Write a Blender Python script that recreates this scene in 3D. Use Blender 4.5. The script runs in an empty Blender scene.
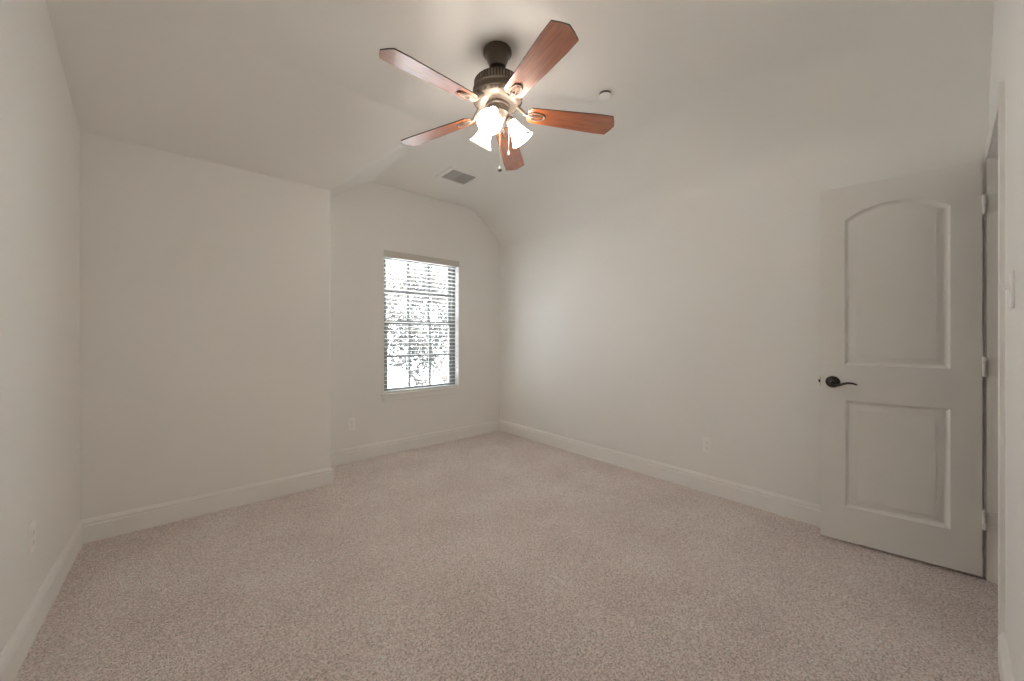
import bpy, bmesh, math, random
from math import pi, sin, cos, tan, radians as R
from mathutils import Vector, Matrix

scene = bpy.context.scene
COL = scene.collection

# ------------------------------------------------------------------ camera, sky, exposure
CAM_H = 1.19
cd = bpy.data.cameras.new('camera')
cam = bpy.data.objects.new('camera', cd)
COL.objects.link(cam)
cam.location = (0, 0, CAM_H)
cam.rotation_euler = (R(90), 0, R(-40.80))
cd.sensor_width = 36
cd.lens = 375.66 / 1024 * 36
cd.shift_y = -4.1 / 1024
cd.clip_start = 0.01
cd.clip_end = 200
scene.camera = cam

SKY = 8.0
world = bpy.data.worlds.new('overcast_sky')
scene.world = world
world.use_nodes = True
wn = world.node_tree.nodes
wn['Background'].inputs['Color'].default_value = (0.85, 0.93, 1.0, 1)
wn['Background'].inputs['Strength'].default_value = SKY

sl = bpy.data.lights.new('sun', 'SUN')      # high behind the house: lights the ground and trees, never enters the window
sl.energy = 44
sl.angle = R(3)
sl.color = (1.0, 0.97, 0.92)
so_ = bpy.data.objects.new('sun', sl)
COL.objects.link(so_)
so_.rotation_euler = (R(38), 0, R(-12))

BULB_GLOW = 75.0                  # the fan's three bulbs and their frosted shades
SHADE_GLOW = 27.0

vs = scene.view_settings
vs.view_transform = 'Standard'
vs.look = 'None'
vs.gamma = 1
vs.use_curve_mapping = False
vs.exposure = 0.08

cy = scene.cycles
cy.use_denoising = True
cy.denoising_prefilter = 'ACCURATE'
cy.denoising_quality = 'HIGH'
cy.denoiser = 'OPENIMAGEDENOISE'
cy.max_bounces = 16
cy.diffuse_bounces = 12
cy.glossy_bounces = 4
cy.transmission_bounces = 8
cy.transparent_max_bounces = 16
cy.caustics_reflective = False
cy.caustics_refractive = False
cy.sample_clamp_indirect = 10

# daylight portal just outside the window opening (guides sampling of the sky, gives no light itself)
pl = bpy.data.lights.new('window_portal', 'AREA')
pl.shape = 'RECTANGLE'
pl.size, pl.size_y = 0.95, 1.5
pl.cycles.is_portal = True
po = bpy.data.objects.new('window_portal', pl)
COL.objects.link(po)
po.location = (1.938, 3.90, 1.32)
po.rotation_euler = (R(-90), 0, 0)


# ------------------------------------------------------------------ materials
def new_mat(name):
    m = bpy.data.materials.new(name)
    m.use_nodes = True
    return m, m.node_tree.nodes, m.node_tree.links, m.node_tree.nodes['Principled BSDF']


def plain(name, col, rough=0.5, metal=0.0, spec=0.5, coat=0.0, bump=0.0, bscale=60):
    m, n, l, b = new_mat(name)
    b.inputs['Base Color'].default_value = (*col, 1)
    b.inputs['Roughness'].default_value = rough
    b.inputs['Metallic'].default_value = metal
    b.inputs['Specular IOR Level'].default_value = spec
    b.inputs['Coat Weight'].default_value = coat
    if bump:
        tc = n.new('ShaderNodeTexCoord')
        no = n.new('ShaderNodeTexNoise')
        no.inputs['Scale'].default_value = bscale
        no.inputs['Detail'].default_value = 3
        bu = n.new('ShaderNodeBump')
        bu.inputs['Strength'].default_value = bump
        bu.inputs['Distance'].default_value = 0.002
        l.new(tc.outputs['Object'], no.inputs['Vector'])
        l.new(no.outputs['Fac'], bu.inputs['Height'])
        l.new(bu.outputs['Normal'], b.inputs['Normal'])
    return m


PAINT = plain('wall_paint', (0.857, 0.851, 0.828), 0.75, spec=0.25, bump=0.12, bscale=140)
CEILP = plain('ceiling_paint', (0.857, 0.851, 0.828), 0.75, spec=0.25, bump=0.12, bscale=140)
TRIM = plain('trim_paint', (0.86, 0.85, 0.83), 0.4, spec=0.4)
DOORP = plain('door_paint', (0.857, 0.851, 0.828), 0.42, spec=0.4)
PLATE = plain('plate_plastic', (0.92,0.91,0.89), 0.35)
SLOT = plain('dark_slot', (0.10, 0.095, 0.09), 0.6)  # outlet slots, and the shadow painted in above the sprinkler cover
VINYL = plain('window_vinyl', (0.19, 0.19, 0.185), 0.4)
SLATM = plain('blind_white', (0.80, 0.80, 0.78), 0.4)
VALM = plain('valance_paint', (0.64, 0.62, 0.58), 0.5)
CORD = plain('blind_cord', (0.62, 0.60, 0.56), 0.8)
BRONZE = plain('dark_bronze', (0.10, 0.078, 0.06), 0.36, metal=0.5)
ANTIQ = plain('antique_pecan', (0.19, 0.15, 0.118), 0.42, metal=0.3, bump=0.5, bscale=60)
ANTIQD = plain('antique_dark', (0.075, 0.055, 0.04), 0.5, metal=0.3)
HANDLE = plain('oil_rubbed_bronze', (0.06, 0.052, 0.046), 0.32, metal=0.7)
HINGEM = plain('painted_hinge', (0.80, 0.79, 0.76), 0.4)
CHAINM = plain('chain_brass', (0.55, 0.42, 0.34), 0.35, metal=0.6)
FOBM = plain('fob_metal', (0.16, 0.16, 0.155), 0.4, metal=0.5)
VENTW = plain('vent_enamel', (0.84, 0.83, 0.81), 0.45)
VENTL = plain('vent_louver', (0.44, 0.435, 0.42), 0.5)
VENTD = plain('vent_duct', (0.06, 0.06, 0.06), 0.8)
BARK = plain('tree_bark', (0.10, 0.085, 0.075), 0.9)
EXTW = plain('outside_ground', (0.60, 0.61, 0.61), 0.9)


def carpet_mat():
    m, n, l, b = new_mat('carpet')
    tc = n.new('ShaderNodeTexCoord')
    fine = n.new('ShaderNodeTexNoise')
    fine.inputs['Scale'].default_value = 120
    fine.inputs['Detail'].default_value = 5
    fine.inputs['Roughness'].default_value = 0.78
    big = n.new('ShaderNodeTexNoise')
    big.inputs['Scale'].default_value = 2.6
    big.inputs['Detail'].default_value = 4
    vor = n.new('ShaderNodeTexVoronoi')
    vor.inputs['Scale'].default_value = 185
    rp = n.new('ShaderNodeValToRGB')
    e = rp.color_ramp.elements
    e[0].position, e[0].color = 0.36, (0.36, 0.295, 0.27, 1)
    e[1].position, e[1].color = 0.62, (1.0, 0.90, 0.87, 1)
    mid = rp.color_ramp.elements.new(0.47)
    mid.color = (0.95, 0.80, 0.755, 1)
    bigr = n.new('ShaderNodeMapRange')
    bigr.inputs['From Min'].default_value = 0.3
    bigr.inputs['From Max'].default_value = 0.7
    bigr.inputs['To Min'].default_value = 0.89
    bigr.inputs['To Max'].default_value = 1.06
    mx = n.new('ShaderNodeMix')
    mx.data_type = 'RGBA'
    mx.blend_type = 'MULTIPLY'
    mx.inputs[0].default_value = 1
    tuft = n.new('ShaderNodeSeparateColor')
    tr_ = n.new('ShaderNodeMapRange')
    tr_.inputs['To Min'].default_value = 0.70
    tr_.inputs['To Max'].default_value = 1.24
    mx2 = n.new('ShaderNodeMix')
    mx2.data_type = 'RGBA'
    mx2.blend_type = 'MULTIPLY'
    mx2.inputs[0].default_value = 1
    mx2.clamp_result = True
    l.new(vor.outputs['Color'], tuft.inputs[0])
    l.new(tuft.outputs[0], tr_.inputs['Value'])
    l.new(tr_.outputs['Result'], mx2.inputs[7])
    add = n.new('ShaderNodeMath')
    add.operation = 'SUBTRACT'
    bu = n.new('ShaderNodeBump')
    bu.inputs['Strength'].default_value = 0.75
    bu.inputs['Distance'].default_value = 0.010
    for t in (fine, big, vor):
        l.new(tc.outputs['Object'], t.inputs['Vector'])
    l.new(fine.outputs['Fac'], rp.inputs['Fac'])
    l.new(big.outputs['Fac'], bigr.inputs['Value'])
    l.new(rp.outputs['Color'], mx.inputs[6])
    l.new(bigr.outputs['Result'], mx.inputs[7])
    l.new(mx.outputs[2], mx2.inputs[6])
    l.new(mx2.outputs[2], b.inputs['Base Color'])
    l.new(fine.outputs['Fac'], add.inputs[0])
    l.new(vor.outputs['Distance'], add.inputs[1])
    l.new(add.outputs[0], bu.inputs['Height'])
    l.new(bu.outputs['Normal'], b.inputs['Normal'])
    b.inputs['Roughness'].default_value = 0.95
    b.inputs['Specular IOR Level'].default_value = 0.1
    b.inputs['Sheen Weight'].default_value = 0.25
    b.inputs['Sheen Roughness'].default_value = 0.6
    return m


def wood_mat():
    m, n, l, b = new_mat('cherry_blade')
    tc = n.new('ShaderNodeTexCoord')
    mp = n.new('ShaderNodeMapping')
    mp.inputs['Scale'].default_value = (4, 55, 20)
    no = n.new('ShaderNodeTexNoise')
    no.inputs['Scale'].default_value = 1.6
    no.inputs['Detail'].default_value = 6
    no.inputs['Distortion'].default_value = 0.6
    rp = n.new('ShaderNodeValToRGB')
    e = rp.color_ramp.elements
    e[0].position, e[0].color = 0.3, (0.24, 0.050, 0.010, 1)
    e[1].position, e[1].color = 0.7, (0.46, 0.125, 0.030, 1)
    l.new(tc.outputs['Object'], mp.inputs['Vector'])
    l.new(mp.outputs['Vector'], no.inputs['Vector'])
    l.new(no.outputs['Fac'], rp.inputs['Fac'])
    l.new(rp.outputs['Color'], b.inputs['Base Color'])
    b.inputs['Roughness'].default_value = 0.38
    b.inputs['Specular IOR Level'].default_value = 0.5
    b.inputs['Coat Weight'].default_value = 1.0
    b.inputs['Coat Roughness'].default_value = 0.24
    b.inputs['Coat IOR'].default_value = 2.1
    return m


def glass_mat():
    m, n, l, b = new_mat('window_glass')
    for x in list(n):
        if x.type != 'OUTPUT_MATERIAL':
            n.remove(x)
    tr = n.new('ShaderNodeBsdfTransparent')
    gl = n.new('ShaderNodeBsdfGlossy')
    gl.inputs['Roughness'].default_value = 0.02
    mi = n.new('ShaderNodeMixShader')
    mi.inputs[0].default_value = 0.05
    l.new(tr.outputs[0], mi.inputs[1])
    l.new(gl.outputs[0], mi.inputs[2])
    l.new(mi.outputs[0], n['Material Output'].inputs['Surface'])
    return m


def shade_mat():
    m, n, l, b = new_mat('frosted_shade')
    b.inputs['Base Color'].default_value = (0.86, 0.84, 0.80, 1)
    b.inputs['Roughness'].default_value = 0.35
    b.inputs['Emission Color'].default_value = (1.0, 0.915, 0.81, 1)
    b.inputs['Emission Strength'].default_value = SHADE_GLOW
    return m


def bulb_mat():
    m, n, l, b = new_mat('bulb_glow')
    b.inputs['Base Color'].default_value = (0.9, 0.9, 0.9, 1)
    b.inputs['Emission Color'].default_value = (1.0, 0.90, 0.77, 1)
    b.inputs['Emission Strength'].default_value = BULB_GLOW
    return m


def leaf_mat(name, col):
    m, n, l, b = new_mat(name)
    b.inputs['Base Color'].default_value = (*col, 1)
    b.inputs['Roughness'].default_value = 0.8
    b.inputs['Specular IOR Level'].default_value = 0.2
    return m


RIM = plain('shade_rim_glass', (0.50, 0.48, 0.44), 0.3)
CARPET, WOOD, GLASS, SHADE, BULB = carpet_mat(), wood_mat(), glass_mat(), shade_mat(), bulb_mat()
LEAFA = leaf_mat('leaf_grey_green', (0.075, 0.075, 0.07))
LEAFB = leaf_mat('leaf_dull_red', (0.06, 0.045, 0.042))


# ------------------------------------------------------------------ mesh helpers
def box(bm, lo, hi, mat=None):
    x0, y0, z0 = lo
    x1, y1, z1 = hi
    vs_ = [Vector(p) for p in ((x0, y0, z0), (x1, y0, z0), (x1, y1, z0), (x0, y1, z0),
                               (x0, y0, z1), (x1, y0, z1), (x1, y1, z1), (x0, y1, z1))]
    if mat is not None:
        vs_ = [mat @ v for v in vs_]
    v = [bm.verts.new(p) for p in vs_]
    for f in ((3, 2, 1, 0), (4, 5, 6, 7), (0, 1, 5, 4), (1, 2, 6, 5), (2, 3, 7, 6), (3, 0, 4, 7)):
        bm.faces.new([v[i] for i in f])


def tube(bm, pts, r, seg=8, caps=True):
    """round bar along points; r is one radius or one per point"""
    pts = [Vector(p) for p in pts]
    rs = r if isinstance(r, (list, tuple)) else [r] * len(pts)
    rings = []
    up = None
    for i, p in enumerate(pts):
        t = (pts[min(i + 1, len(pts) - 1)] - pts[max(i - 1, 0)]).normalized()
        if up is None:
            up = Vector((0, 0, 1)) if abs(t.z) < 0.9 else Vector((1, 0, 0))
        a = t.cross(up)
        if a.length < 1e-5:
            a = t.orthogonal()
        a.normalize()
        b = a.cross(t).normalized()
        up = b
        rings.append([bm.verts.new(p + rs[i] * (cos(2 * pi * k / seg) * a + sin(2 * pi * k / seg) * b)) for k in range(seg)])
    for q in range(len(rings) - 1):
        for k in range(seg):
            bm.faces.new((rings[q][k], rings[q][(k + 1) % seg], rings[q + 1][(k + 1) % seg], rings[q + 1][k]))
    if caps:
        bm.faces.new(rings[0][::-1])
        bm.faces.new(rings[-1])


def lathe(bm, prof, seg=32, mat=None):
    """prof: list of (r, z); r = 0 closes to a point"""
    mat = mat or Matrix()
    rings = []
    for r, z in prof:
        if r < 1e-6:
            rings.append([bm.verts.new(mat @ Vector((0, 0, z)))])
        else:
            rings.append([bm.verts.new(mat @ Vector((r * cos(2 * pi * k / seg), r * sin(2 * pi * k / seg), z))) for k in range(seg)])
    for a, b in zip(rings, rings[1:]):
        for k in range(seg):
            k2 = (k + 1) % seg
            if len(a) == 1 and len(b) == 1:
                continue
            if len(a) == 1:
                bm.faces.new((a[0], b[k2], b[k]))
            elif len(b) == 1:
                bm.faces.new((a[k], a[k2], b[0]))
            else:
                bm.faces.new((a[k], a[k2], b[k2], b[k]))


def prism(bm, poly, lo, hi, mat=None):
    """poly in (x, y), extruded from z=lo to z=hi, then transformed"""
    mat = mat or Matrix()
    a = [bm.verts.new(mat @ Vector((x, y, lo))) for x, y in poly]
    b = [bm.verts.new(mat @ Vector((x, y, hi))) for x, y in poly]
    n = len(poly)
    bm.faces.new(a[::-1])
    bm.faces.new(b)
    for i in range(n):
        bm.faces.new((a[i], a[(i + 1) % n], b[(i + 1) % n], b[i]))


def obj(name, bm, mat, parent=None, smooth=False, bevel=0.0, seg=2, recalc=True):
    if recalc:
        bmesh.ops.recalc_face_normals(bm, faces=bm.faces[:])
    me = bpy.data.meshes.new(name)
    bm.to_mesh(me)
    bm.free()
    for mm in (mat if isinstance(mat, (list, tuple)) else [mat]):
        me.materials.append(mm)
    if smooth:
        me.polygons.foreach_set('use_smooth', [True] * len(me.polygons))
        me.set_sharp_from_angle(angle=R(smooth if smooth is not True else 40))
    o = bpy.data.objects.new(name, me)
    COL.objects.link(o)
    if parent is not None:
        o.parent = parent
    if bevel:
        mo = o.modifiers.new('bevel', 'BEVEL')
        mo.width = bevel
        mo.segments = seg
        mo.limit_method = 'ANGLE'
        mo.angle_limit = R(40)
    return o


def tag(o, label, cat, group=None, kind=None):
    o['label'] = label
    o['category'] = cat
    if group:
        o['group'] = group
    if kind:
        o['kind'] = kind
    return o


def empty(name, loc=(0, 0, 0), rz=0.0):
    o = bpy.data.objects.new(name, None)
    COL.objects.link(o)
    o.empty_display_size = 0.1
    o.location = loc
    o.rotation_euler = (0, 0, rz)
    return o


def NB():
    return bmesh.new()


# ------------------------------------------------------------------ the room (metres; camera stands over 0,0)
XL, XR = -0.47, 3.0           # left and right wall
YB, YW, YF = 3.255, 3.705, -0.135   # back wall, window wall, doorway wall
XC = 0.875                    # outer corner between back wall and window alcove
FLAT, LOW = 2.715, 2.37       # flat ceiling and the low edges of the slopes
TH = 0.12
WX0, WX1, WZ0, WZ1 = 1.496, 2.38, 0.59, 2.05   # window opening
DX0, DX1, DZ = 2.258, 2.945, 2.054             # doorway
TOP = 2.86

bm = NB(); box(bm, (XL - .2, -1.5, -.12), (XR + .2, YW + .16, 0))
tag(obj('floor', bm, CARPET), 'beige pink cut pile carpet covering the whole floor', 'carpet floor', kind='structure')

bm = NB(); box(bm, (XL - TH, YF - .12, 0), (XL, YB + TH, TOP))
tag(obj('wall_left', bm, PAINT), 'long pale wall at the left edge of the photo', 'wall', kind='structure')

# back wall with its rounded outer corner and the return into the alcove: one L
bm = NB()
rr = 0.018
poly = [(XL, YB)]
for k in range(7):
    a = -pi / 2 + k * pi / 2 / 6
    poly.append((XC - rr + rr * cos(a), YB + rr + rr * sin(a)))
poly += [(XC, YW), (XC - TH, YW), (XC - TH, YB + TH), (XL, YB + TH)]
prism(bm, poly, 0, 2.375)
tag(obj('wall_back', bm, PAINT, smooth=60), 'low wall left of the alcove ending in a rounded outer corner', 'wall', kind='structure')

bm = NB()
box(bm, (XC - TH, YW, 0), (WX0, YW + .16, TOP))
box(bm, (WX1, YW, 0), (XR + TH, YW + .16, TOP))
box(bm, (WX0, YW, 0), (WX1, YW + .16, WZ0))
box(bm, (WX0, YW, WZ1), (WX1, YW + .16, TOP))
tag(obj('wall_window', bm, PAINT), 'recessed wall that holds the window', 'wall', kind='structure')

bm = NB(); box(bm, (XR, YF - .12, 0), (XR + TH, YW, LOW - .13))
tag(obj('wall_right', bm, PAINT), 'long wall behind the open door under the sloped ceiling', 'wall', kind='structure')

bm = NB()
box(bm, (XL, YF - .12, 0), (DX0 - .018, YF, TOP))
box(bm, (DX1 + .018, YF - .12, 0), (XR, YF, TOP))
box(bm, (DX0 - .018, YF - .12, DZ + .018), (DX1 + .018, YF, TOP))
tag(obj('wall_front', bm, PAINT), 'wall with the doorway and light switch at the right edge', 'wall', kind='structure')

# hall seen past the doorway
bm = NB()
box(bm, (1.4, -1.47, 0), (3.2, -1.35, 2.5))
box(bm, (1.28, -1.47, 0), (1.4, YF - .12, 2.5))
box(bm, (3.08, -1.35, 0), (3.2, YF - .12, 2.5))
box(bm, (1.28, -1.47, 2.45), (3.2, YF - .12, 2.55))
tag(obj('wall_hall', bm, PAINT), 'plain hall walls beyond the doorway', 'wall', kind='structure')

# ceiling: flat part, slope over the back wall, slopes either side of the alcove, soft folds
PB = 0.4126                                  # rise of the slope above the back wall
yb = YB - (FLAT - LOW) / PB                  # where it meets the flat part
xa = 1.36                                    # where the alcove's left slope meets the flat part
xr = 2.585                                   # where the right slope meets the flat part
bm = NB()
v = lambda x, y, z: bm.verts.new((x, y, z))
a1, a2 = v(XL, YF, FLAT), v(XL, yb, FLAT)
a3, a4 = v(xa, yb, FLAT), v(xa, YW, FLAT)
a5, a6 = v(xr, YW, FLAT), v(xr, YF, FLAT)
b1, b2 = v(XL, YB, LOW), v(XC, YB, LOW)
c1 = v(XC, YW, LOW)
d1, d2 = v(XR, YW, LOW + .01), v(XR, YF, LOW + .01)
bm.faces.new((a1, a2, a3, a4, a5, a6))
bm.faces.new((a2, b1, b2, a3))
bm.faces.new((a3, b2, c1, a4))
e1, e2 = v(XR, YW, LOW - .13), v(XR, YF, LOW - .13)
bm.faces.new((a6, a5, d1, d2))
bm.faces.new((d2, d1, e1, e2))
bmesh.ops.recalc_face_normals(bm, faces=bm.faces[:])
if sum(f.normal.z for f in bm.faces) > 0:
    bmesh.ops.reverse_faces(bm, faces=bm.faces[:])
bm.edges.ensure_lookup_table()
def edge(p, q):
    return next(e for e in bm.edges if {e.verts[0], e.verts[1]} == {p, q})
e_hip, e_r, e_b, e_a, e_l = edge(b2, a3), edge(a5, a6), edge(a2, a3), edge(a3, a4), edge(d1, d2)
bmesh.ops.bevel(bm, geom=[e_r, e_l], offset=0.11, segments=8, affect='EDGES', profile=0.5)
bmesh.ops.bevel(bm, geom=[e for e in (e_hip, e_b, e_a) if e.is_valid], offset=0.024, segments=5, affect='EDGES', profile=0.5)
o = obj('ceiling', bm, CEILP, smooth=50, recalc=False)
so = o.modifiers.new('solid', 'SOLIDIFY')
so.thickness = 0.10
so.offset = -1
so.use_rim = False
tag(o, 'flat ceiling with sloped sides and a bright diagonal fold by the alcove', 'ceiling', kind='structure')

# outside ground, one storey down
bm = NB(); box(bm, (-25, 4.5, -3.3), (40, 45, -3.2))
tag(obj('ground', bm, EXTW), 'pale ground outside below the window', 'ground', kind='structure')

# ------------------------------------------------------------------ baseboards
BASEP = [(0, 0), (.015, 0), (.015, .096), (.0095, .101), (.0095, .107), (.0150, .110), (.0145, .116), (.010, .124), (.006, .131), (0, .133)]


def baseboard(name, p0, p1, n, m0, m1, label):
    """p0 -> p1 along the wall, n into the room; m = +1 inner corner, -1 outer corner, 0 square end"""
    p0, p1, n = Vector((*p0, 0)), Vector((*p1, 0)), Vector((*n, 0))
    d = (p1 - p0).normalized()
    bm = NB()
    A = [bm.verts.new(p0 + n * u + d * (m0 * u) + Vector((0, 0, z))) for u, z in BASEP]
    B = [bm.verts.new(p1 + n * u - d * (m1 * u) + Vector((0, 0, z))) for u, z in BASEP]
    k = len(BASEP)
    for i in range(k):
        bm.faces.new((A[i], A[(i + 1) % k], B[(i + 1) % k], B[i]))
    bm.faces.new(A); bm.faces.new(B[::-1])
    tag(obj(name, bm, TRIM), label, 'baseboard', kind='structure')


baseboard('baseboard_left', (XL, YF), (XL, YB), (1, 0), 1, 1, 'cream baseboard along the left wall')
baseboard('baseboard_back', (XL, YB), (XC, YB), (0, -1), 1, -1, 'cream baseboard under the low back wall')
baseboard('baseboard_alcove', (XC, YB), (XC, YW), (1, 0), -1, 1, 'cream baseboard on the hidden side of the alcove')
baseboard('baseboard_window', (XC, YW), (XR, YW), (0, -1), 1, 1, 'cream baseboard below the window')
baseboard('baseboard_right', (XR, YW), (XR, YF), (-1, 0), 1, 1, 'cream baseboard running along the right wall to the door')
baseboard('baseboard_front', (DX0 - .051, YF), (XL, YF), (0, 1), 0, 1, 'cream baseboard beneath the light switch')

# ------------------------------------------------------------------ doorway: jamb + casing, and the open door
bm = NB()
CW, CT = 0.046, 0.015
for x0, x1 in ((DX0 - .018, DX0), (DX1, DX1 + .018)):
    box(bm, (x0, YF - .12, 0), (x1, YF, DZ))
box(bm, (DX0 - .018, YF - .12, DZ), (DX1 + .018, YF, DZ + .018))
for x0, x1 in ((DX0, DX0 + .011), (DX1 - .011, DX1)):          # door stops
    box(bm, (x0, YF - .085, 0), (x1, YF - .05, DZ))
box(bm, (DX0, YF - .085, DZ - .011), (DX1, YF - .05, DZ))
# casing, stepped profile, mitred head
def casing(side, prof):
    # prof pairs (offset from opening, thickness)
    rows = []
    for off, t in prof:
        y = YF + t
        rows.append([(DX0 - .004 - off, y, 0), (DX0 - .004 - off, y, DZ + .004 + off),
                     (DX1 + .004 + min(off, .05), y, DZ + .004 + off), (DX1 + .004 + min(off, .05), y, 0)])
    V = [[bm.verts.new(p) for p in r] for r in rows]
    for i in range(len(V) - 1):
        for k in range(3):
            bm.faces.new((V[i][k], V[i][k + 1], V[i + 1][k + 1], V[i + 1][k]))
casing(1, [(0, 0), (0, .009), (.006, .011), (.014, .011), (.018, .009), (.034, .013), (.038, CT), (.043, CT), (CW, .012), (CW, 0)])
tag(obj('trim_1', bm, TRIM), 'painted casing and jamb framing the doorway', 'door trim', kind='structure')

DW, DH, DT = 0.611, 2.034, 0.035
door = empty('door_1', (2.936, -0.112, 0.016), math.atan2(0.603, -0.097))
tag(door, 'open two panel door with arched upper panel in front of right wall', 'door', kind='structure')
# door local frame: x from hinge to free edge, y = 0 is the face toward the room's middle (y+ = left of x), thickness to -y


def panel_shape(x0, x1, z0, z1, rise, d, n=14):
    """closed outline inset by d; arched top when rise > 0"""
    pts = [(x0 + d, z0 + d), (x1 - d, z0 + d)]
    if rise <= 0:
        return pts + [(x1 - d, z1 - d), (x0 + d, z1 - d)]
    w = (x1 - x0) / 2
    xc = (x0 + x1) / 2
    rad = (w * w + rise * rise) / (2 * rise)
    zc = z1 + rise - rad
    r2 = rad - d
    for k in range(n + 1):
        x = (x1 - d) + (x0 + d - (x1 - d)) * k / n
        pts.append((x, zc + math.sqrt(max(r2 * r2 - (x - xc) ** 2, 0))))
    return pts


PANELS = [(0.103, 0.503, 1.010, 1.838, 0.070), (0.103, 0.500, 0.198, 0.806, 0)]
PROF = [(0, 0), (.002, -.003), (.009, -.012), (.015, -.016), (.021, -.016), (.047, -.004), (.050, -.004)]
bm = NB()


def door_face(y, s):
    """a moulded door skin at y; s = +1 when it looks toward +y"""
    outer = [bm.verts.new((x, y, z)) for x, z in ((0, 0), (DW, 0), (DW, DH), (0, DH))]
    edges = [bm.edges.new((outer[i], outer[(i + 1) % 4])) for i in range(4)]
    for (x0, x1, z0, z1, rise) in PANELS:
        prev = None
        for d, h in PROF:
            ring = [bm.verts.new((x, y + s * h, z)) for x, z in panel_shape(x0, x1, z0, z1, rise, d)]
            if prev is None:
                for i in range(len(ring)):
                    edges.append(bm.edges.new((ring[i], ring[(i + 1) % len(ring)])))
            else:
                k = len(ring)
                for i in range(k):
                    bm.faces.new((prev[i], prev[(i + 1) % k], ring[(i + 1) % k], ring[i]))
            prev = ring
        bm.faces.new(prev)
    bmesh.ops.triangle_fill(bm, edges=edges, use_beauty=True, use_dissolve=False)
    return outer


oA = door_face(0, 1)
oB = door_face(-DT, -1)
for i in range(4):
    bm.faces.new((oA[i], oA[(i + 1) % 4], oB[(i + 1) % 4], oB[i]))
obj('door_slab', bm, DOORP, door, smooth=35)

# lever handles both sides, latch
def lever(sgn):
    bm = NB()
    M = Matrix.Translation((0.555, 0 if sgn > 0 else -DT, 0.910)) @ Matrix.Rotation(R(-90 if sgn > 0 else 90), 4, 'X')
    lathe(bm, [(0, 0), (.0335, 0), (.0335, .003), (.031, .007), (.026, .0095), (.019, .011), (.0175, .016), (.012, .019), (.0105, .046), (0, .047)], 28, M)
    h = obj('door_handle', bm, HANDLE, door, smooth=35)
    h['label'] = 'dark bronze lever handle'
    bm = NB()
    y = sgn * 0.040 + (0 if sgn > 0 else -DT)
    pts, rad = [], []
    for k in range(13):
        t = k / 12
        pts.append((0.559 - 0.108 * t, y + sgn * (0.008 * sin(pi * t)), 0.907 + 0.010 * sin(pi * (t * 1.55 - 0.62)) - 0.003 - 0.004 * t))
        rad.append(0.0085 * (1 - t) + 0.0048 * t if t < .97 else .003)
    tube(bm, pts, rad, 10)
    obj('lever', bm, HANDLE, h, smooth=50)


lever(1); lever(-1)
bm = NB(); box(bm, (DW - .001, -.027, .88), (DW + .0012, -.008, .94)); box(bm, (DW + .001, -.023, .902), (DW + .009, -.012, .918))
l_ = obj('latch', bm, HANDLE, door); l_['label'] = 'dark latch bolt'
for z in (0.28, 1.026, 1.816):
    bm = NB()
    bmz = z - .045
    lathe(bm, [(0, -.003), (.0045, -.003), (.0065, 0), (.0065, .029), (.0058, .030), (.0065, .031), (.0065, .059), (.0058, .060), (.0065, .061), (.0065, .09), (.0045, .094), (0, .094)], 12,
          Matrix.Translation((-.006, .004, bmz)))
    box(bm, (-.0025, -.033, bmz), (.0, .003, bmz + .09))
    ang = -door.rotation_euler.z
    # leaf screwed to the jamb (world +x side), turned back into the door's frame
    Mj = Matrix.Rotation(ang, 4, 'Z')
    base = Mj @ Vector((DX1 - .003 - door.location.x, -.135 - door.location.y - .032, 0))
    Mb = Matrix.Translation((base.x, base.y, bmz)) @ Mj
    box(bm, (0, 0, 0), (.0028, .036, .09), Mb)
    for zz in (.015, .045, .075):
        for yy in (.008, .022):
            lathe(bm, [(0, -.001), (.0035, -.001), (.003, .0008), (0, .001)], 8, Mb @ Matrix.Translation((0, yy, zz)) @ Matrix.Rotation(R(-90), 4, 'Y'))
    obj('hinge', bm, HINGEM, door, smooth=35)

# ------------------------------------------------------------------ window
win = empty('window_1', (0, 0, 0))
tag(win, 'white single hung window with six panes in each sash', 'window', kind='structure')
FY0, FY1 = YW + .075, YW + .15
bm = NB()
fw = .040
box(bm, (WX0, FY0, WZ0 + .02), (WX0 + fw, FY1, WZ1))
box(bm, (WX1 - fw, FY0, WZ0 + .02), (WX1, FY1, WZ1))
box(bm, (WX0 + fw, FY0, WZ1 - fw), (WX1 - fw, FY1, WZ1))
box(bm, (WX0 + fw, FY0, WZ0 + .02), (WX1 - fw, FY1, WZ0 + .03))
obj('window_frame', bm, VINYL, win, bevel=.003)
MID = 1.335


def sash(name, y0, y1, z0, z1, sw, top, bot):
    bm = NB()
    x0, x1 = WX0 + fw, WX1 - fw
    box(bm, (x0, y0, z0), (x0 + sw, y1, z1))
    box(bm, (x1 - sw, y0, z0), (x1, y1, z1))
    box(bm, (x0 + sw, y0, z1 - top), (x1 - sw, y1, z1))
    box(bm, (x0 + sw, y0, z0), (x1 - sw, y1, z0 + bot))
    s = obj(name, bm, VINYL, win, bevel=.003)
    gx0, gx1, gz0, gz1 = x0 + sw, x1 - sw, z0 + bot, z1 - top
    ym = (y0 + y1) / 2
    bm = NB()
    for k in (1, 2):
        x = gx0 + (gx1 - gx0) * k / 3
        box(bm, (x - .015, ym - .006, gz0), (x + .015, ym + .006, gz1))
    zc = (gz0 + gz1) / 2
    for k in range(3):
        xa_, xb_ = gx0 + (gx1 - gx0) * k / 3 + (.015 if k else 0), gx0 + (gx1 - gx0) * (k + 1) / 3 - (.015 if k < 2 else 0)
        box(bm, (xa_, ym - .006, zc - .013), (xb_, ym + .006, zc + .013))
    obj('muntin', bm, VINYL, s)
    bm = NB()
    box(bm, (gx0 - .004, ym + .007, gz0 - .004), (gx1 + .004, ym + .010, gz1 + .004))
    obj('pane', bm, GLASS, s)


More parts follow.
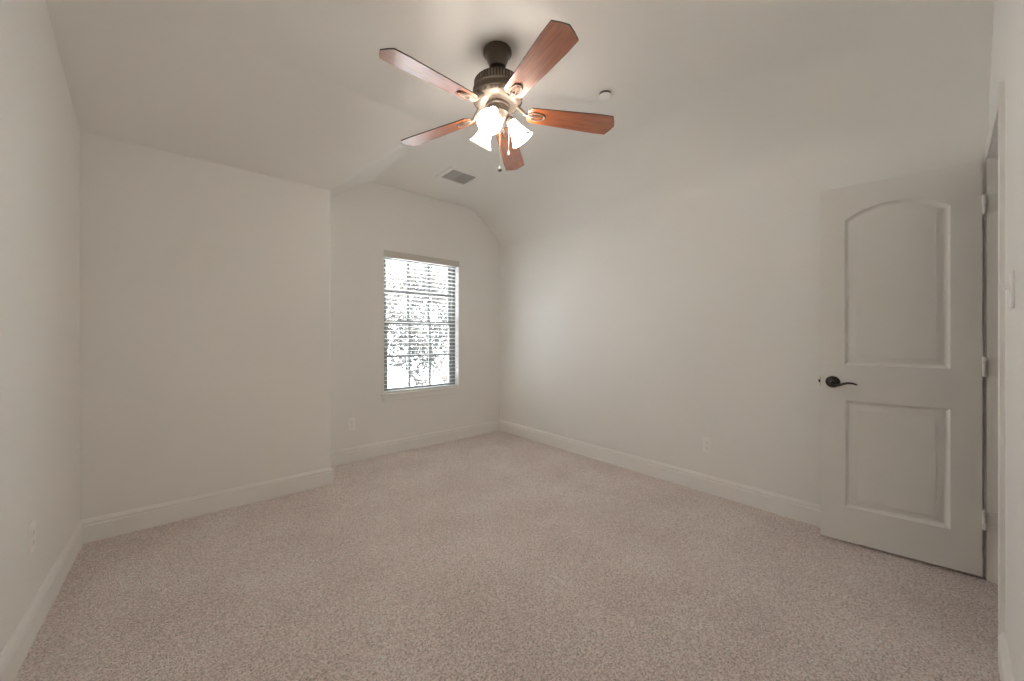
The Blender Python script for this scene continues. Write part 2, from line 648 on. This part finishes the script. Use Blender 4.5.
sash('upper_sash', FY0 + .042, FY0 + .068, MID - .022, WZ1 - fw, .030, .030, .040)
sash('lower_sash', FY0 + .010, FY0 + .036, WZ0 + .03, MID + .022, .034, .042, .030)

# stool and apron
bm = NB()
box(bm, (WX0 - .030, YW - .026, WZ0), (WX1 + .030, YW, WZ0 + .02))
box(bm, (WX0, YW, WZ0), (WX1, FY0, WZ0 + .02))
obj('window_sill', bm, TRIM, win, bevel=.004)
bm = NB()
box(bm, (WX0 - .018, YW - .012, WZ0 - .055), (WX1 + .018, YW, WZ0))
box(bm, (WX0 - .014, YW - .016, WZ0 - .052), (WX1 + .014, YW - .012, WZ0 - .03))
obj('window_apron', bm, PAINT, win, bevel=.002)

# ------------------------------------------------------------------ blind
blind = empty('window_blind', (1.938, YW + .035, WZ0 + .02))
tag(blind, 'white horizontal slat blind lowered over the window with its slats open', 'blind')
bl = lambda p: (p[0] - 1.938, p[1] - (YW + .035), p[2] - (WZ0 + .02))
bx0, bx1 = WX0 + .006, WX1 - .006
def bbox_(bm, lo, hi): box(bm, bl(lo), bl(hi))
bm = NB()
bbox_(bm, (bx0, YW + .004, WZ1 - .052), (bx1, YW + .062, WZ1 - .002))
obj('headrail', bm, VALM, blind)
bm = NB()
bbox_(bm, (WX0 - .004, YW - .012, WZ1 - .058), (WX1 + .004, YW - .003, WZ1 + .008))
bbox_(bm, (WX0 - .004, YW - .016, WZ1 - .004), (WX1 + .004, YW - .012, WZ1 + .008))
bbox_(bm, (WX0 - .004, YW - .003, WZ1 - .058), (WX0 + .003, YW + .002, WZ1 - .001))
bbox_(bm, (WX1 - .003, YW - .003, WZ1 - .058), (WX1 + .004, YW + .002, WZ1 - .001))
obj('valance', bm, VALM, blind, bevel=.002)
bm = NB()
zt, zb, pitch = WZ1 - .075, WZ0 + .062, .0425
ns = int((zt - zb) / pitch) + 1
for k in range(ns):
    z = zt - k * pitch
    y0, y1 = YW + .008, YW + .058
    prev = None
    for q in range(5):                     # slightly crowned slat
        t = q / 4
        y = y0 + (y1 - y0) * t
        zz = z + .0025 * (1 - (2 * t - 1) ** 2) + (.5 - t) * .0045
        cur = [bm.verts.new(bl(p)) for p in ((bx0, y, zz), (bx1, y, zz), (bx1, y, zz - .0020), (bx0, y, zz - .0020))]
        if prev:
            for i in range(4):
                bm.faces.new((prev[i], prev[(i + 1) % 4], cur[(i + 1) % 4], cur[i]))
        else:
            bm.faces.new(cur)
        prev = cur
    bm.faces.new(prev[::-1])
obj('slats', bm, SLATM, blind, smooth=50)
bm = NB(); bbox_(bm, (bx0, YW + .010, WZ0 + .024), (bx1, YW + .058, WZ0 + .042)); obj('bottom_rail', bm, SLATM, blind, bevel=.004)
for x in (bx0 + .11, 1.938, bx1 - .11):
    bm = NB()
    for y in (YW + .0065, YW + .0595):
        tube(bm, [bl((x, y, WZ0 + .03)), bl((x, y, WZ1 - .05))], .0009, 6)
    obj('ladder_cord', bm, CORD, blind)
for x, zend in ((WX0 + .055, 1.03), (WX0 + .068, 1.08)):
    bm = NB(); tube(bm, [bl((x, YW + .001, zend)), bl((x, YW + .001, WZ1 - .06))], .0011, 6)
    c_ = obj('lift_cord', bm, CORD, blind)
    bm = NB()
    bx_ = bl((x, YW + .001, zend))
    lathe(bm, [(0, -.034), (.0055, -.032), (.006, -.022), (.0035, -.006), (.0015, 0), (0, 0)], 10, Matrix.Translation(bx_))
    tq = obj('tassel', bm, FOBM, c_, smooth=True); tq['label'] = 'dark cord tassel'

# ------------------------------------------------------------------ outlets and switch
def rrect(w, h, r, n=4):
    p = []
    for cx_, cy_, a0 in ((w / 2 - r, h / 2 - r, 0), (-w / 2 + r, h / 2 - r, 90), (-w / 2 + r, -h / 2 + r, 180), (w / 2 - r, -h / 2 + r, 270)):
        for k in range(n + 1):
            a = R(a0 + 90 * k / n)
            p.append((cx_ + r * cos(a), cy_ + r * sin(a)))
    return p


UP = Matrix(((1, 0, 0, 0), (0, 0, -1, 0), (0, 1, 0, 0), (0, 0, 0, 1)))   # local z -> -y, local y -> up


def outlet(loc, rz, label):
    t = empty('wall_outlet', loc, rz)
    tag(t, label, 'outlet', 'wall outlets')
    bm = NB()
    prism(bm, rrect(.070, .115, .006), 0, .004, UP)
    prism(bm, rrect(.064, .109, .005), .004, .006, UP)
    obj('cover_plate', bm, PLATE, t, bevel=.001)
    for s in (1, -1):
        bm = NB()
        prism(bm, rrect(.033, .028, .010), .006, .0078, UP @ Matrix.Translation((0, s * .0195, 0)))
        rcp = obj('receptacle', bm, PLATE, t)
        bm = NB()
        for dx, hh in ((-.0065, .008), (.0065, .0065)):
            prism(bm, [(dx - .0011, -hh / 2), (dx + .0011, -hh / 2), (dx + .0011, hh / 2), (dx - .0011, hh / 2)], .0078, .0081, UP @ Matrix.Translation((0, s * .0195 + .003, 0)))
        prism(bm, rrect(.0045, .0045, .002), .0078, .0081, UP @ Matrix.Translation((0, s * .0195 - .008, 0)))
        obj('slot', bm, SLOT, rcp)
    bm = NB(); lathe(bm, [(0, .0055), (.003, .0055), (.0025, .0072), (0, .0075)], 10, UP)
    obj('screw', bm, PLATE, t, smooth=True)


outlet((1.180, YW, .355), 0, 'white outlet low on the window wall left of the window')
outlet((XR, 1.193, .361), R(-90), 'white outlet low on the right wall nearest the open door')
outlet((XL, 2.372, .392), R(90), 'white outlet low on the left wall above its baseboard')

t = empty('light_switch', (1.945, YF, 1.335), R(180))
tag(t, 'white toggle light switch on the wall beside the doorway', 'light switch')
bm = NB()
prism(bm, rrect(.070, .115, .006), 0, .004, UP)
prism(bm, rrect(.064, .109, .005), .004, .006, UP)
obj('cover_plate', bm, PLATE, t, bevel=.001)
bm = NB()
box(bm, (-.005, -.010, -.012), (.005, -.005, .012))
box(bm, (-.0035, -.020, .000), (.0035, -.008, .009))
obj('toggle', bm, PLATE, t, bevel=.001)

# ------------------------------------------------------------------ ceiling register and sprinkler cover
vt = empty('ceiling_vent', (1.958, 3.045, FLAT))
tag(vt, 'grey louvred air vent in the flat ceiling near the window', 'air vent')
vw, vh = .335, .285           # flange size
ow, oh = .255, .215
bm = NB()
for lo, hi in (((-vw / 2, -vh / 2), (-ow / 2, vh / 2)), ((ow / 2, -vh / 2), (vw / 2, vh / 2)), ((-ow / 2, -vh / 2), (ow / 2, -oh / 2)), ((-ow / 2, oh / 2), (ow / 2, vh / 2))):
    box(bm, (lo[0], lo[1], -.006), (hi[0], hi[1], 0))
obj('flange', bm, VENTW, vt)
bm = NB(); box(bm, (-ow / 2, -oh / 2, -.001), (ow / 2, oh / 2, -.0002)); obj('duct', bm, VENTD, vt)
bm = NB()
for k in range(13):
    x = -ow / 2 + ow * (k + .5) / 13
    a = R(14 if k < 6 else 42)
    M = Matrix.Translation((x, 0, -.006)) @ Matrix.Rotation(a, 4, 'Y')
    box(bm, (-.0075, -oh / 2, -.0008), (.0075, oh / 2, .0008), M)
obj('louvers', bm, VENTL, vt)
for s in (-1, 1):
    bm = NB(); lathe(bm, [(0, -.0085), (.003, -.008), (.004, -.006), (0, -.006)], 10, Matrix.Translation((s * (vw / 2 - .018), 0, 0)))
    obj('screw', bm, VENTL, vt, smooth=True)

bm = NB()
lathe(bm, [(0, -.021), (.030, -.021), (.036, -.0195), (.039, -.017), (.039, -.0145), (.030, -.0145), (0, -.0145)], 36)
o = obj('sprinkler_cover', bm, PLATE, smooth=35)
o.location = (1.985, 1.405, FLAT)
tag(o, 'small round white cover on the ceiling right of the fan', 'sprinkler cover')
bm = NB()
lathe(bm, [(0, -.0145), (.035, -.0145), (.035, 0), (0, 0)], 36)  # dark ring above the cover: the gap's shadow put into its colour
g_ = obj('shadow_gap', bm, SLOT, o, smooth=35)
g_['label'] = 'dark ring painted in as the shadow gap'

# ------------------------------------------------------------------ ceiling fan
FX, FY_ = 1.254, 1.571
fan = empty('ceiling_fan', (FX, FY_, FLAT))
tag(fan, 'five blade cherry wood ceiling fan with three lit frosted shades', 'ceiling fan')
Z = lambda z: z - FLAT

bm = NB()
lathe(bm, [(0, 0), (.073, 0), (.0755, -.006), (.0755, -.016), (.071, -.021), (.066, -.024), (.062, -.034), (.054, -.054), (.046, -.072), (.044, -.078), (.044, -.090), (.036, -.096), (.026, -.098), (.022, -.086), (0, -.086)], 40)
obj('canopy', bm, BRONZE, fan, smooth=35)
bm = NB()
lathe(bm, [(0, -.08), (.018, -.083), (.023, -.095), (.018, -.108), (.0115, -.112), (.0115, -.165), (.019, -.165), (.019, -.180), (0, -.180)], 20)
obj('downrod', bm, BRONZE, fan, smooth=35)

bm = NB()
lathe(bm, [(0, Z(2.548)), (.05, Z(2.552)), (.088, Z(2.550)), (.108, Z(2.543)), (.116, Z(2.541)), (.116, Z(2.500)),
           (.128, Z(2.500)), (.132, Z(2.496)), (.130, Z(2.491)), (.124, Z(2.488)), (.121, Z(2.480)), (.117, Z(2.474)), (.116, Z(2.470)),
           (.124, Z(2.466)), (.131, Z(2.462)), (.133, Z(2.456)), (.131, Z(2.450)), (.122, Z(2.438)), (.105, Z(2.428)), (.088, Z(2.424)), (.060, Z(2.422)), (0, Z(2.422))], 64)
mh = obj('motor_housing', bm, ANTIQ, fan, smooth=35)
mh['label'] = 'antique pecan motor housing'
bm = NB()                                # dark band behind the vertical vent ribs
lathe(bm, [(.1162, Z(2.543)), (.1225, Z(2.543)), (.1255, Z(2.539)), (.1225, Z(2.536)), (.1185, Z(2.534)), (.1185, Z(2.502)), (.1162, Z(2.502))], 64)
vb = obj('vent_band', bm, ANTIQD, mh, smooth=35); vb['label'] = 'dark vent band'
bm = NB()
for k in range(48):
    a = 2 * pi * k / 48
    M = Matrix.Rotation(a, 4, 'Z') @ Matrix.Translation((.1212, 0, Z(2.519)))
    box(bm, (-.004, -.0042, -.019), (.004, .0042, .018), M)
obj('vent_ribs', bm, ANTIQ, vb)
bm = NB()                                # scrolled ornaments on the lower flange
for k in range(10):
    a = 2 * pi * k / 10 + .2
    for da, rr_ in ((-.16, .010), (.16, .010), (0, .007)):
        pts = []
        for q in range(15):
            tq_ = q / 14 * 2 * pi * 1.35
            s = rr_ * (1 - .55 * q / 14)
            aa = a + da + (s * cos(tq_) * (1 if da >= 0 else -1)) / .125
            up_ = s * sin(tq_) * .75
            r_ = .1275 + up_ * .62
            pts.append((r_ * cos(aa), r_ * sin(aa), Z(2.4435) + up_ * .8))
        tube(bm, pts, .0019, 6)
obj('scroll_ornament', bm, ANTIQD, mh, smooth=60)

bm = NB()
lathe(bm, [(0, Z(2.424)), (.060, Z(2.424)), (.064, Z(2.420)), (.064, Z(2.412)), (.058, Z(2.406)), (.056, Z(2.385)), (.060, Z(2.380)), (.060, Z(2.374)), (.050, Z(2.366)), (.044, Z(2.350)), (.034, Z(2.338)), (.018, Z(2.330)), (.010, Z(2.322)), (0, Z(2.320))], 40)
obj('light_fitter', bm, ANTIQ, fan, smooth=35)

# blades: built along +x, copied round
PIT = R(-12.7)
DROOP = R(2.2)
RT = 0.660


def blade_poly():
    hw0, hw1 = .050, .0675
    return [(.162, -.030), (.180, -hw0), (.55, -hw1), (.627, -hw1 + .001), (.645, -.034), (.658, 0), (.645, .034), (.627, hw1 - .001), (.55, hw1), (.180, hw0), (.162, .030)]


def make_blade(az):
    bm = NB()
    prism(bm, [(x, y) for x, y in blade_poly()], -.003, .003)
    b = obj('blade', bm, [WOOD, ANTIQD], fan, bevel=.0012, seg=1)
    b.rotation_euler = (PIT, DROOP, az)      # XYZ order: tilt about its own length, then turn
    b.location = (0, 0, Z(2.395))
    # side faces dark
    for p in b.data.polygons:
        if abs(p.normal.z) < .5:
            p.material_index = 1
    bm = NB()                            # blade iron: arm from the motor + oval loop with a tongue under the blade
    arm = [(.080, 0, .052), (.105, 0, .046), (.128, 0, .024), (.150, 0, .001), (.172, 0, -.0065), (.195, 0, -.0075)]
    tube(bm, arm, [.0105, .0105, .0095, .009, .0085, .006], 10)
    loop = []
    for q in range(29):
        a = 2 * pi * q / 28
        loop.append((.212 + .047 * cos(a), .0235 * sin(a), -.0055))
    tube(bm, loop, .0042, 8, caps=False)
    tube(bm, [(.172, .011, -.0055), (.20, .006, -.0055), (.232, .004, -.0055), (.243, 0, -.0055), (.232, -.004, -.0055), (.20, -.006, -.0055), (.172, -.011, -.0055)], .0030, 8)
    for sx, sy in ((.185, .012), (.185, -.012), (.236, 0)):
        lathe(bm, [(0, -.0085), (.0035, -.008), (.0045, -.004), (0, -.003)], 8, Matrix.Translation((sx, sy, 0)))
    i_ = obj('blade_bracket', bm, ANTIQ, b, smooth=50)
    return b


b0 = make_blade(R(40))
for k in range(1, 5):
    c = b0.copy(); COL.objects.link(c)
    c.parent = fan
    c.rotation_euler = (PIT, DROOP, R(40 + 72 * k))
    for ch in b0.children:
        d = ch.copy(); COL.objects.link(d); d.parent = c

# three lit shades on short arms
SH_OUT = [(.021, 0), (.0235, .004), (.026, .018), (.031, .036), (.038, .058), (.045, .080), (.053, .098), (.0615, .111), (.064, .116)]
for az in (215, 335, 95):
    u = Vector((cos(R(az)), sin(R(az)), 0))
    ax = (u * cos(R(54)) + Vector((0, 0, -sin(R(54))))).normalized()
    neck = u * .072 + Vector((0, 0, Z(2.354)))
    M = Matrix.Translation(neck) @ ax.to_track_quat('Z', 'Y').to_matrix().to_4x4()
    bm = NB()
    tube(bm, [u * .036 + Vector((0, 0, Z(2.362))), u * .052 + Vector((0, 0, Z(2.374))), u * .064 + Vector((0, 0, Z(2.371))), neck - ax * .006], .0075, 10)
    lathe(bm, [(0, -.022), (.012, -.022), (.019, -.016), (.0245, -.004), (.0245, .006), (.020, .008), (0, .008)], 24, M)
    obj('light_arm', bm, ANTIQ, fan, smooth=40)
    bm = NB()
    inn = [(r - .003, z) for r, z in SH_OUT]
    lathe(bm, SH_OUT + [(.0625, .1175)] + inn[::-1][:-1] + [(.018, .003)], 36, M)
    sh = obj('lamp_shade', bm, SHADE, fan, smooth=50)
    sh['label'] = 'lit white frosted glass bell shade'
    bm = NB()
    rp_ = [(.0608, .1085), (.0640, .1085), (.0668, .1155), (.0672, .1185), (.0655, .1200), (.0632, .1185), (.0608, .1125)]
    lathe(bm, rp_ + [rp_[0]], 36, M)
    rm_ = obj('rim', bm, RIM, sh, smooth=50)
    rm_['label'] = 'thick cream glass rim'
    bm = NB()
    lathe(bm, [(0, .008), (.011, .008), (.012, .022), (.017, .034), (.023, .050), (.025, .062), (.022, .075), (.014, .084), (0, .088)], 20, M)
    obj('bulb', bm, BULB, sh, smooth=True)

# pull chains
for (dx, dy), ztop, zend, fobm in (((.012, -.004), 2.335, 2.100, FOBM), ((.052, -.030), 2.372, 2.190, PLATE)):
    bm = NB()
    n_ = int((ztop - zend) / .006)
    tube(bm, [(dx, dy, Z(ztop)), (dx, dy, Z(zend))], .0011, 6)
    for k in range(n_):
        z = ztop - (k + .5) * (ztop - zend) / n_
        lathe(bm, [(0, .0019), (.0017, .0008), (.0017, -.0008), (0, -.0019)], 6, Matrix.Translation((dx, dy, Z(z))))
    ch_ = obj('pull_chain', bm, CHAINM, fan)
    bm = NB()
    lathe(bm, [(0, .004), (.003, .002), (.006, -.004), (.0115, -.012), (.0125, -.017), (.0115, -.022), (.006, -.026), (0, -.028)] if fobm is FOBM else
          [(0, .004), (.003, .002), (.004, -.006), (.006, -.016), (.006, -.021), (.003, -.025), (0, -.026)], 16, Matrix.Translation((dx, dy, Z(zend))))
    f_ = obj('fob', bm, fobm, ch_, smooth=True)
    f_['label'] = 'round dark pull fob' if fobm is FOBM else 'small white pull fob'

# ------------------------------------------------------------------ trees outside
def tree(loc, height, spread, seed, leafm, nleaf, label):
    rnd = random.Random(seed)
    root = empty('tree', loc)
    tag(root, label, 'tree', 'trees outside the window')
    bm = NB()
    tips = []

    def grow(p, d, ln, r, lvl):
        pts, rad = [p], [r]
        q = p.copy()
        for k in range(4):
            d = (d + Vector((rnd.uniform(-.18, .18), rnd.uniform(-.18, .18), rnd.uniform(-.05, .12)))).normalized()
            q = q + d * (ln / 4)
            pts.append(q.copy()); rad.append(r * (1 - .12 * (k + 1)))
        tube(bm, pts, rad, 6 if lvl < 2 else 4)
        if lvl >= 2:
            tips.extend(pts[1:])
        if lvl >= 4:
            return
        for k in range(3 if lvl else 6):
            i = rnd.randint(2, 4) if lvl else rnd.choice((3, 4, 4, 2))
            az = rnd.uniform(0, 2 * pi)
            side = Vector((cos(az), sin(az), rnd.uniform(.1, .9)))
            nd = (d * .55 + side * spread).normalized()
            grow(pts[i].copy(), nd, ln * rnd.uniform(.52, .74), rad[i] * .58, lvl + 1)
    grow(Vector((0, 0, 0)), Vector((0, 0, 1)), height * .52, height * .018, 0)
    obj('trunk', bm, BARK, root, smooth=60)
    bm = NB()
    for k in range(nleaf):
        p = rnd.choice(tips) + Vector((rnd.gauss(0, .16), rnd.gauss(0, .16), rnd.gauss(0, .16)))
        a = Vector((rnd.gauss(0, 1), rnd.gauss(0, 1), rnd.gauss(0, 1))).normalized()
        b = a.orthogonal().normalized()
        s = rnd.uniform(.05, .10)
        c = a.cross(b)
        vv = [bm.verts.new(x) for x in (p - a * s, p + b * s * .5 + c * s * .12, p + a * s, p - b * s * .5 + c * s * .12)]
        bm.faces.new((vv[0], vv[1], vv[2])); bm.faces.new((vv[0], vv[2], vv[3]))
    obj('leaves', bm, leafm, root)


tree((6.4, 9.6, -3.2), 6.7, .75, 3, LEAFA, 7000, 'leafy tree outside filling the right side of the window view')
tree((5.6, 16.0, -3.2), 7.0, .7, 8, LEAFB, 7000, 'thin leaved tree outside behind the left half of the window')
tree((12.0, 18.0, -3.2), 7.6, .7, 21, LEAFA, 7000, 'farthest tree outside between the two nearer crowns')
